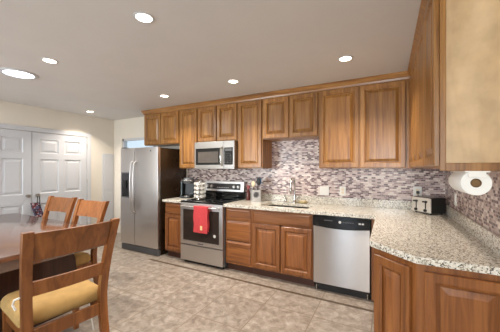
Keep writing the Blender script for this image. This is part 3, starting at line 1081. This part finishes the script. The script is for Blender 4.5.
# bottle and utensil crock between stove and sink
bo = thing('bottle', 'small dark red bottle between the stove and the utensil crock', 'bottle', (-1.89, 3.50, ZT))
MB().lathe([(0.0, 0), (0.030, 0), (0.032, 0.006), (0.032, 0.11), (0.024, 0.14), (0.013, 0.155), (0.013, 0.175), (0, 0.176)]).build('body', M['bottle'], bo, True)
MB().lathe([(0.0, 0), (0.022, 0), (0.028, 0.022), (0.024, 0.05), (0, 0.056)], (0, 0, 0.1755)).build('cap', M['pink'], bo, True)
kx, ky = -1.715, 3.42
ck = thing('utensil_crock', 'square stainless utensil crock on the worktop right of the stove', 'crock', (kx, ky, ZT), 0.45)
q = MB(); hw = 0.068
q.box(-hw, -hw, 0, hw, hw, 0.006)
q.box(-hw, -hw, 0.006, -hw + 0.004, hw, 0.172).box(hw - 0.004, -hw, 0.006, hw, hw, 0.172).box(-hw, -hw, 0.006, hw, -hw + 0.004, 0.172).box(-hw, hw - 0.004, 0.006, hw, hw, 0.172)
q.build('body', M['steel_dimmed'], ck)
MB().lathe([(0.04, 0), (0.04, -0.003), (0.034, -0.003), (0.034, 0)], (0, -hw, 0.105), 28, 'Y').build('emblem', M['grey_p'], ck)
rim = MB()
for a0, b0, a1, b1 in ((-hw, -hw - 0.003, hw, -hw + 0.004), (-hw, hw - 0.004, hw, hw + 0.003), (-hw - 0.003, -hw, -hw + 0.004, hw), (hw - 0.004, -hw, hw + 0.003, hw)):
    rim.box(a0, b0, 0.1722, a1, b1, 0.178)
rim.build('rim', M['chrome'], ck)


def utensil(name, label, dx, dy, lx, ly, L_, mat, head):
    u = thing(name, label, 'utensil', (kx + dx, ky + dy, ZT + 0.0075), 0, 'utensils in the crock')
    MB().tube([(0, 0, 0), (lx * 0.6, ly * 0.6, L_ * 0.72)], 0.0055, 8).build('handle', M['black_m'], u, True)
    p = Vector((lx * 0.6, ly * 0.6, L_ * 0.72)); q_ = Vector((lx, ly, L_))
    if head == 'flat':
        m_ = MB().loft([[(p.x - 0.014, p.y - 0.004, p.z), (p.x + 0.014, p.y - 0.004, p.z), (p.x + 0.014, p.y + 0.004, p.z), (p.x - 0.014, p.y + 0.004, p.z)],
                        [(p.x - 0.030, p.y - 0.004, p.z + 0.025), (p.x + 0.030, p.y - 0.004, p.z + 0.025), (p.x + 0.030, p.y + 0.004, p.z + 0.025), (p.x - 0.030, p.y + 0.004, p.z + 0.025)],
                        [(q_.x - 0.030, q_.y - 0.003, q_.z), (q_.x + 0.030, q_.y - 0.003, q_.z), (q_.x + 0.030, q_.y + 0.003, q_.z), (q_.x - 0.030, q_.y + 0.003, q_.z)]])
    else:
        m_ = MB()
        g_ = bmesh.ops.create_uvsphere(m_.bm, u_segments=14, v_segments=10, radius=1.0)
        c_ = (p + q_) / 2
        hz = (q_.z - p.z) / 2 + 0.006
        for v in m_.bm.verts:
            v.co = Vector((c_.x + v.co.x * 0.033, c_.y + v.co.y * 0.014, c_.z + v.co.z * hz))
    m_.build('head', mat, u, True)


utensil('spatula', 'blue silicone spatula standing in the utensil crock', 0.032, 0.000, 0.020, 0.005, 0.325, M['blue'], 'flat')
utensil('spoon', 'cream mixing spoon standing in the utensil crock', -0.028, -0.008, -0.014, -0.012, 0.290, M['cream'], 'round')
utensil('turner', 'black slotted turner standing behind the blue spatula', -0.020, 0.036, 0.045, 0.012, 0.345, M['black_m'], 'flat')
utensil('ladle', 'black ladle in front of the blue spatula in the crock', 0.006, -0.030, 0.062, -0.004, 0.330, M['black_m'], 'round')

# toaster
P1, P2, P4 = Vector((0.235, 3.43)), Vector((0.39, 3.245)), Vector((0.385, 3.555))
tz = math.atan2(P2.y - P1.y, P2.x - P1.x)
tW = (P2 - P1).length
ts = thing('toaster', 'four-slice toaster with steel front and dark sides in the worktop corner', 'toaster', (P1.x, P1.y, ZT), tz)
tD = 0.195
MB().box(0, 0.006, 0.012, tW, tD, 0.178, 0.018).build('body', M['black_m'], ts, True)
fp = MB().box(0.004, -0.004, 0.018, tW - 0.004, 0.012, 0.172, 0.006).build('front_panel', M['silver'], ts)
for lx in (0.062, tW - 0.062):
    MB().box(lx - 0.006, -0.0055, 0.06, lx + 0.006, -0.003, 0.145).build('lever_slot', M['black_m'], fp)
    MB().box(lx - 0.022, -0.028, 0.125, lx + 0.022, -0.0045, 0.142, 0.003).build('lever', M['black_m'], fp)
    MB().lathe([(0.016, 0), (0.015, -0.014), (0, -0.015)], (lx, -0.004, 0.042), 18, 'Y').build('dial', M['black_m'], fp, True)
tp = MB().box(0.02, 0.022, 0.1775, tW - 0.02, tD - 0.015, 0.181, 0.001).build('top_plate', M['steel'], ts)
for j in range(4):
    x = 0.035 + j * (tW - 0.07) / 3
    MB().box(x - 0.011, 0.035, 0.181, x + 0.011, tD - 0.028, 0.1818).build('bread_slot', M['black'], tp)
for fx in (0.03, tW - 0.03):
    for fy in (0.03, tD - 0.03):
        MB().cyl((fx, fy, 0.0), 0.011, 0.0125).build('foot', M['black_m'], ts)

# paper towels under the end of the right-hand cabinets
ph = thing('paper_towel_holder', 'white paper towel holder screwed under the near right wall cabinet', 'paper towel holder', (0.36, 1.55, 1.388))
MB().box(-0.045, -0.012, -0.006, 0.045, 0.30, 0.0).build('bracket', M['plate'], ph)
MB().box(-0.032, -0.012, -0.030, 0.032, -0.006, -0.0055, 0.002).build('tab', M['plate'], ph)
MB().box(-0.025, 0.294, -0.078, 0.025, 0.30, -0.0055, 0.002).build('arm', M['plate'], ph)
MB().cyl((0, 0.014, -0.056), 0.0165, 0.281, 'Y').build('rod', M['core'], ph, True)
pr = thing('paper_towel_roll', 'roll of white paper towels hanging under the right wall cabinet', 'paper towel roll', (0.36, 1.558, 1.332))
b = MB().lathe([(0.021, 0.0), (0.0565, 0.0), (0.058, 0.003), (0.058, 0.277), (0.0565, 0.28), (0.021, 0.28)], (0, 0, 0), 36, 'Y')
b.bm.faces.ensure_lookup_table()
for f in [f for f in b.bm.faces if len(f.verts) > 8]:
    b.bm.faces.remove(f)
b.build('paper', M['paper'], pr, True)
b = MB().lathe([(0.0208, 0.001), (0.0208, 0.279), (0.0185, 0.279), (0.0185, 0.001), (0.0208, 0.001)], (0, 0, 0), 28, 'Y')
for f in [f for f in b.bm.faces if len(f.verts) > 8]:
    b.bm.faces.remove(f)
b.build('core_tube', M['core'], pr, True)

# ------------------------------------------------------------------ switches and outlets


def plate(name, label, loc, rz, w, h, kind, n=1):
    r_ = thing(name, label, 'outlet' if kind == 'outlet' else 'light switch', loc, rz, 'plates on the mosaic tile')
    MB().box(-w / 2, -0.006, -h / 2, w / 2, 0, h / 2, 0.002).build('cover_plate', M['plate'], r_)
    for i in range(n):
        x = (i - (n - 1) / 2) * 0.046
        if kind == 'outlet':
            for z in (-0.02, 0.02):
                MB().lathe([(0.016, -0.0055), (0.016, -0.008), (0, -0.008)], (x, 0, z), 18, 'Y').build('socket', M['cream'], r_)
        else:
            MB().box(x - 0.016, -0.009, -0.033, x + 0.016, -0.0055, 0.033, 0.001).build('rocker', M['plate'], r_)
    return r_


YT = YB - 0.0085
plate('light_switch', 'wide white double switch plate on the tile right of the sink', (-0.772, YT, 1.095), 0, 0.122, 0.122, 'switch', 2)
plate('outlet', 'white outlet plate on the tile above the dishwasher', (-0.533, YT, 1.10), 0, 0.078, 0.122, 'outlet')
plate('outlet', 'white outlet plate with a black plug behind the toaster', (0.302, YT, 1.125), 0, 0.086, 0.120, 'outlet')
pg = thing('power_plug', 'black plug in the outlet behind the toaster', 'plug', (0.305, YT - 0.0085, 1.12))
MB().box(-0.016, -0.026, -0.016, 0.016, 0, 0.016, 0.004).build('plug_body', M['black_m'], pg)
MB().tube([(0, -0.020, -0.014), (0.005, -0.024, -0.05), (0.03, -0.022, -0.09)], 0.0035).build('cord', M['black_m'], pg, True)
plate('light_switch', 'narrow white switch plate on the right wall below the paper towels', (XR - 0.0085, 3.10, 1.105), -PI / 2, 0.075, 0.115, 'switch')

# ------------------------------------------------------------------ ceiling lights
LIGHTS = [
    (-1.50, 1.25, 'recessed ceiling light nearest the camera, large and bright near the top edge'),
    (-2.91, 1.32, 'recessed ceiling light beside the round daylight tube'),
    (-0.36, 2.62, 'recessed ceiling light above the dishwasher, rightmost one'),
    (-1.65, 2.67, 'recessed ceiling light above the worktop right of the stove'),
    (-2.86, 2.74, 'recessed ceiling light in front of the cabinet left of the microwave'),
    (-4.86, 2.85, 'recessed ceiling light by the white closet doors, leftmost and farthest'),
]
for x, y, lab in LIGHTS:
    r_ = thing('recessed_light', lab, 'ceiling light', (x, y, H), 0, 'recessed ceiling lights')
    MB().lathe([(0.053, -0.0005), (0.055, -0.006), (0.066, -0.005), (0.070, -0.0005)], seg=32).build('trim_ring', M['white'], r_, True)
    MB().lathe([(0.0, -0.0045), (0.052, -0.004), (0.052, -0.001), (0, -0.001)], seg=28).build('lens', M['lens'], r_, True)
    ld = bpy.data.lights.new('lamp', 'AREA'); ld.shape = 'DISK'; ld.size = 0.10; ld.spread = math.radians(115); ld.energy = LAMP_W; ld.color = LAMP_COL
    lo = bpy.data.objects.new('lamp', ld); lo.location = (0, 0, -0.010); lo.parent = r_
    COL.objects.link(lo)
r_ = thing('daylight_tube', 'large round daylight tube in the ceiling above the table', 'skylight', (-3.61, 1.34, H))
MB().lathe([(0.132, -0.0005), (0.135, -0.012), (0.155, -0.014), (0.172, -0.006), (0.176, -0.0005)], seg=40).build('trim_ring', M['white'], r_, True)
MB().lathe([(0.0, -0.016), (0.08, -0.014), (0.131, -0.006), (0.131, -0.001), (0, -0.001)], seg=40).build('lens', M['tube_lens'], r_, True)
ld = bpy.data.lights.new('lamp', 'AREA'); ld.shape = 'DISK'; ld.size = 0.26; ld.energy = 16.0; ld.color = (0.92, 0.97, 1.0)
lo = bpy.data.objects.new('lamp', ld); lo.location = (0, 0, -0.022); lo.parent = r_
COL.objects.link(lo)

# ------------------------------------------------------------------ dining table
TX0, TX1, TY0, TY1, TZ = -4.70, -2.42, 0.40, 1.705, 0.765
tb_ = thing('dining_table', 'dark brown wooden dining table at the left edge', 'table', ((TX0 + TX1) / 2, (TY0 + TY1) / 2, 0))
hx_, hy_ = (TX1 - TX0) / 2, (TY1 - TY0) / 2
cr_ = 0.03
ol = arc(hx_ - cr_, hy_ - cr_, cr_, 0, 90) + arc(-hx_ + cr_, hy_ - cr_, cr_, 90, 180) + arc(-hx_ + cr_, -hy_ + cr_, cr_, 180, 270) + arc(hx_ - cr_, -hy_ + cr_, cr_, 270, 360)
MB().prism(ol, TZ - 0.034, TZ, 0.006).build('tabletop', M['table'], tb_, True)
ins = 0.075
for (x0, y0, x1, y1) in ((-hx_ + ins, hy_ - ins, hx_ - ins, hy_ - ins + 0.022), (-hx_ + ins, -hy_ + ins - 0.022, hx_ - ins, -hy_ + ins), (hx_ - ins, -hy_ + ins, hx_ - ins + 0.022, hy_ - ins), (-hx_ + ins - 0.022, -hy_ + ins, -hx_ + ins, hy_ - ins)):
    MB().box(x0, y0, TZ - 0.125, x1, y1, TZ - 0.0345).build('apron', M['table'], tb_)
for sx in (-1, 1):
    cx = sx * (hx_ - 0.37)
    tl = MB()
    secs = []
    for z, hw_ in ((TZ - 0.0345, 0.37), (0.62, 0.385), (0.50, 0.42), (0.25, 0.45), (0.08, 0.47), (0.0, 0.48)):
        secs.append([(cx - 0.035, -hw_, z), (cx + 0.035, -hw_, z), (cx + 0.035, hw_, z), (cx - 0.035, hw_, z)])
    tl.loft(secs).build('trestle_leg', M['table_leg'], tb_)
MB().box(-hx_ + 0.41, -0.03, 0.20, hx_ - 0.41, 0.03, 0.30, 0.004).build('stretcher', M['table'], tb_)

# ------------------------------------------------------------------ chairs


def make_chair(label, loc, rz):
    """local x across, y towards the seat front, back top above the origin"""
    r_ = thing('dining_chair', label, 'chair', loc, rz, 'wooden dining chairs round the table')

    def back_y(z):
        if z >= 0.44:
            u = (1.02 - z) / 0.58
            return 0.135 * (1 - max(0.0, 1 - u) ** 1.6)
        u = (0.44 - z) / 0.44
        return 0.135 - 0.075 * u * u
    for s in (-1, 1):
        path = []
        for z in (0.0, 0.12, 0.25, 0.36, 0.44, 0.52, 0.62, 0.72, 0.82, 0.92, 1.0, 1.02):
            path.append((s * (0.230 + 0.030 * max(0, (z - 0.44) / 0.58)), back_y(z), z))
        MB().post(path, 0.054, 0.044).build('rear_post', M['chair'], r_)
    for s in (-1, 1):
        MB().loft([[(s * 0.225 - a, 0.595 - a, z), (s * 0.225 + a, 0.595 - a, z), (s * 0.225 + a, 0.595 + a, z), (s * 0.225 - a, 0.595 + a, z)] for z, a in ((0, 0.017), (0.2, 0.021), (0.368, 0.024))]).build('front_leg', M['chair'], r_)

    def rail(name, z0, z1, hw_, th, curve, mat='chair', dz=0.0):
        secs = []
        n = 12
        for i in range(n + 1):
            x = -hw_ + 2 * hw_ * i / n
            u = x / hw_
            dy = -curve * (1 - u * u)
            zt = z1 + dz * (1 - u * u)
            secs.append([(x, back_y(z0) + dy - th / 2, z0), (x, back_y(z0) + dy + th / 2, z0), (x, back_y(zt) + dy + th / 2, zt), (x, back_y(zt) + dy - th / 2, zt)])
        MB().loft(secs).build(name, M[mat], r_)
    rail('top_rail', 0.828, 1.008, 0.232, 0.024, 0.022)
    rail('middle_rail', 0.588, 0.684, 0.226, 0.022, 0.016)
    MB().box(-0.212, 0.122, 0.280, 0.212, 0.146, 0.368, 0.003).build('rear_seat_rail', M['chair'], r_)
    MB().box(-0.206, 0.583, 0.29, 0.206, 0.605, 0.368, 0.003).build('front_seat_rail', M['chair'], r_)
    for s in (-1, 1):
        MB().box(s * 0.226 - 0.011, 0.15, 0.29, s * 0.226 + 0.011, 0.58, 0.366, 0.003).build('side_seat_rail', M['chair'], r_)
    c_ = MB()
    n = 14
    secs = []
    for (z, ins_) in ((0.370, 0.016), (0.382, 0.004), (0.400, 0.0), (0.430, 0.002), (0.452, 0.010), (0.468, 0.024), (0.478, 0.044), (0.484, 0.072), (0.487, 0.11)):
        x0_, x1_, y0_, y1_ = -0.262 + ins_, 0.262 - ins_, 0.165 + ins_, 0.645 - ins_
        rr_ = 0.045
        lp = arc(x1_ - rr_, y1_ - rr_, rr_, 0, 90) + arc(x0_ + rr_, y1_ - rr_, rr_, 90, 180) + arc(x0_ + rr_, y0_ + rr_, rr_, 180, 270) + arc(x1_ - rr_, y0_ + rr_, rr_, 270, 360)
        secs.append([(x, y, z) for x, y in lp])
    c_.loft(secs).build('seat_cushion', M['cushion'], r_, True)
    return r_


grp = 'wooden dining chairs round the table'
AN = math.radians(83)
ch0 = make_chair('brown wooden chair with tan seat nearest the camera at the table end', (-1.855, 1.0, 0), AN)
MB().tube([(0.150, 0.17, 0.375), (0.152, 0.152, 0.34), (0.160, 0.150, 0.26), (0.172, 0.150, 0.17)], 0.004, 6).build('tie_cord', M['tie'], ch0, True)
MB().tube([(-0.266, 0.12, 0.60), (-0.286, 0.15, 0.585), (-0.290, 0.17, 0.55), (-0.280, 0.15, 0.52)], 0.006, 6).build('tie_cord', M['tie'], ch0, True)
dup(ch0, (-3.13, 1.875, 0), PI + 0.03, 'wooden chair behind the table, right one of the two and nearer the stove', grp, 0.94)
dup(ch0, (-3.86, 1.905, 0), PI + 0.10, 'wooden chair behind the table next to the hanging bag, left one of the two', grp, 0.92)

# small printed bag on the closet door knob
bx, by, bz = XL + 0.085, 2.20, 0.945
bgk = thing('hanging_bag', 'small dark printed bag hanging by a black strap from the closet door knob', 'bag', (bx, by, bz))
MB().tube([(0.008, -0.008, -0.205), (0.004, -0.02, -0.10), (-0.001, -0.006, 0.022), (-0.003, 0.004, 0.026), (0.0, 0.014, 0.0), (0.006, 0.016, -0.10), (0.008, 0.010, -0.205)], 0.007, 8).build('strap', M['strap'], bgk, True)
MB().loft([[(-0.018, -0.09 + o_, z), (0.034, -0.09 + o_, z), (0.034, 0.025 + o_, z), (-0.018, 0.025 + o_, z)] for z, o_ in ((-0.40, 0.05), (-0.34, 0.04), (-0.20, 0.0), (-0.12, -0.02))]).build('pouch', M['bag'], bgk)
